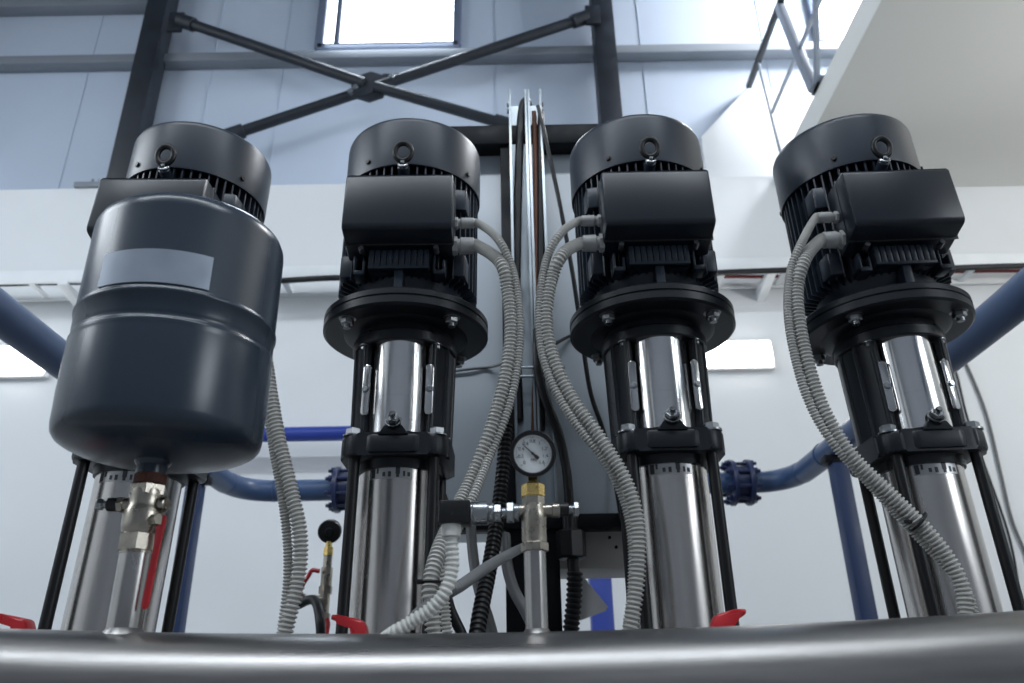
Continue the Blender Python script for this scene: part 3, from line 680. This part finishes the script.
for i in range(9):
    ang = math.radians(225-270*i/8)
    t = text_mesh(('0', '0.2', '0.4', '0.6', '0.8', '1', '1.2', '1.4', '1.6')[i], .0054, lambda u, v, a=ang: gp(u+math.cos(a)*.0138, v+math.sin(a)*.0138, .0140)); merge(b, t)
obj('numerals', b, 'ink', dl)
b = B()
for i in range(41):
    a = math.radians(225-270*i/40); l = .0022 if i % 5 == 0 else .0011; w = .00022 if i % 5 == 0 else .00013
    c, s = math.cos(a), math.sin(a)
    q = [b.verts.new(gp(c*rr-s*ww, s*rr+c*ww, .01395)) for rr, ww in ((.0192, w), (.0192, -w), (.0192-l, -w), (.0192-l, w))]; b.faces.new(q)
obj('scale_marks', b, 'ink', dl)
b = text_mesh('MPa', .0040, lambda u, v: gp(u+.0008, v-.0070, .0140)); obj('unit_mark', b, 'inkred', dl)
b = B(); a = math.radians(137); c, s = math.cos(a), math.sin(a)
prism(b, [(-.0085, -.0017), (-.0055, -.0021), (-.001, -.0009), (.0168, -.00015), (.0168, .00015), (-.001, .0009), (-.0055, .0021), (-.0085, .0017)], lambda u, v, d: gp(u*c-v*s, u*s+v*c, d), .0148, .0153)
cyl(b, gp(0, 0, .0138), gp(0, 0, .0162), .0016, seg=16); obj('needle', b, 'ink', pg)

pt = empty('pressure_transmitter', (GX-.06, MY, cz), 'chrome pressure sensor with black plug, left of the gauge riser', 'sensor')
ax = lambda x0, x1, r, seg=32, bev=.0008: cyl(b, (GX-x0, MY, cz-.002), (GX-x1, MY, cz-.002), r, seg=seg, bev=bev)
b = B(); ax(.022, .030, .0115, 6); ax(.016, .022, .0095); ax(.030, .036, .0055); ax(.036, .044, .0095, 6); ax(.044, .0495, .0110); ax(.0495, .0505, .0122); ax(.0505, .067, .0128); ax(.067, .0695, .0135)
obj('sensor_body', b, 'chrome', pt)
b = B(); bx(b, GX-.104, GX-.0695, MY-.0145, MY+.0145, cz-.0145, cz+.0105, .0018); bx(b, GX-.0715, GX-.069, MY-.0105, MY+.0105, cz-.012, cz+.008); k = obj('connector_plug', b, 'blackp', pt)
wf = Vector((GX-.091, MY, cz-.0145))
b = B(); cyl(b, wf+Vector((0, 0, .002)), wf+Vector((0, 0, -.013)), .0112, .0104, seg=28, bev=.001); obj('conduit_nut', b, 'whitec', pt)
b = B(); ribbed(b, [wf+Vector((0, 0, -.012)), wf+Vector((.001, 0, -.025)), at(452, 567, MY), at(446, 590, MY-.002), at(432, 608, MY), at(412, 622, MY+.005), at(392, 634, MY+.012), at(375, 648, MY+.05), at(362, 668, MY+.09)], .0078, .0056, .2)
tag(obj('sensor_conduit', b, 'whitec'), 'pale ribbed hose curling down from the sensor plug to the pipe', 'conduit')
b = B(); ribbed(b, [at(560, 535, 1.2), at(540, 541, 1.94), at(522, 548, 1.5), at(494, 563, 1.2), at(460, 586, 1.1), at(436, 600, 1.1), at(410, 622, 1.1), at(395, 650, 1.1)][1:], .0082, .004, .05)
tag(obj('grey_hose', b, 'hose'), 'smooth grey hose slanting behind the gauge riser', 'hose')

# dark hoses low behind the gauge riser
def hose(pix, r, label, m='rubber', rib=True):
    b = B(); pts = [at(*p) for p in pix]
    if rib: ribbed(b, pts, r, .012, .22)
    else: tube(b, pts, r, 12)
    tag(obj('cable_hose', b, m), label, 'hose')
hose([(506, 425, 1.78), (503, 470, 1.76), (497, 520, 1.72), (489, 570, 1.66), (480, 615, 1.6), (474, 660, 1.55)], .0165, 'black ribbed hose dropping left of the gauge riser')
hose([(440, 490, 1.62), (448, 520, 1.62), (444, 570, 1.6), (449, 605, 1.58), (462, 635, 1.58), (470, 660, 1.58)], .010, 'dark smooth cable bending at the foot of the second pump', 'rubber', False)
hose([(505, 535, 1.75), (507, 565, 1.72), (514, 590, 1.7), (526, 612, 1.68), (540, 640, 1.66)], .012, 'dark grey cable passing right behind the gauge riser', 'hose', False)
hose([(470, 500, 1.86), (472, 545, 1.84), (478, 585, 1.8), (490, 625, 1.76), (498, 660, 1.74)], .012, 'dark grey cable behind the black ribbed hose', 'hose', False)
gl = empty('gland_hose', at(570, 545, 1.93), 'black ribbed hose hanging from a gland under the cabinet', 'hose')
b = B(); q = at(571, 545, 1.93); cyl(b, q+Vector((0, 0, -.033)), q+Vector((0, 0, .033)), .036, seg=8, bev=.004); cyl(b, q+Vector((0, 0, .03)), q+Vector((0, 0, .075)), .02, seg=16); obj('gland', b, 'blackp', gl)
b = B(); cyl(b, q+Vector((.003, 0, -.03)), at(574, 575, 1.93), .014, seg=16); ribbed(b, [at(575, 572, 1.93), at(574, 600, 1.93), at(571, 630, 1.93), at(568, 665, 1.93)], .0195, .012, .2); obj('ribbed_hose', b, 'rubber', gl)
b = B(); q = at(588, 598, 1.97); prism(b, [(q.x-.035, q.z+.06), (q.x-.03, q.z+.075), (q.x+.045, q.z-.02), (q.x+.04, q.z-.03), (q.x-.035, q.z-.055)], XZ, 1.965, 1.967)
tag(obj('paper_tag', b, 'tagp'), 'small grey tag tied behind the hose under the cabinet', 'tag')

# ------------------------------------------------------------------ background gauge on the suction header
g = at(330, 531, 2.25); gx = g.x
bgs = empty('suction_gauge', (gx, 2.25, .47), 'black round gauge on a valve, seen small left of the second pump', 'gauge')
b = B(); spin(b, [(0, -.02), (.024, -.02), (.0315, -.012), (.0325, 0), (.0325, .012), (.030, .016), (.012, .018), (.010, .022), (0, .023)], g, (.1, -1, -.35), 40); obj('case', b, 'blackp', bgs)
b = B(); cyl(b, g+Vector((0, 0, -.03)), g+Vector((0, 0, -.055)), .009, seg=12); cyl(b, g+Vector((0, 0, -.045)), g+Vector((0, 0, -.068)), .014, seg=6); obj('hex_nut', b, 'brass', bgs)
b = B(); zc_ = g.z
cyl(b, (gx, 2.25, zc_-.068), (gx, 2.25, zc_-.105), .0125, seg=6); cyl(b, (gx, 2.25, zc_-.10), (gx, 2.25, zc_-.15), .0155, seg=18); cyl(b, (gx, 2.25, zc_-.15), (gx, 2.25, zc_-.17), .019, seg=6); cyl(b, (gx, 2.25, zc_-.17), (gx, 2.25, zc_-.26), .0135, seg=18); cyl(b, (gx, 2.25, zc_-.22), (gx, 2.25, zc_-.24), .019, seg=6); cyl(b, (gx, 2.25, zc_-.26), (gx, 2.25, .46), .012, seg=16)
cyl(b, (gx, 2.25, zc_-.185), (gx-.06, 2.24, zc_-.185), .0125, seg=16); cyl(b, (gx-.05, 2.24, zc_-.185), (gx-.065, 2.24, zc_-.185), .017, seg=6); obj('valve_body', b, 'nickel', bgs)
b = B(); tube(b, [(gx-.015, 2.23, zc_-.112), (gx-.035, 2.228, zc_-.110), (gx-.044, 2.226, zc_-.125), (gx-.055, 2.224, zc_-.145), (gx-.062, 2.222, zc_-.165)], .006, 10); obj('lever_handle', b, 'red', bgs)
b = B(); tube(b, [(gx+.014, 2.235, zc_-.235), (gx+.018, 2.232, zc_-.25), (gx+.016, 2.23, zc_-.275)], .006, 10); obj('lever_handle', b, 'red', bgs)
b = B(); q = Vector((gx-.062, 2.238, zc_-.187)); tube(b, [q, q+Vector((-.006, -.01, -.012)), at(314, 600, 2.2), at(320, 622, 2.15), at(321, 660, 2.15)], .0125, 12)
tag(obj('gauge_hose', b, 'rubber'), 'black hose bending down from the small background gauge valve', 'hose')
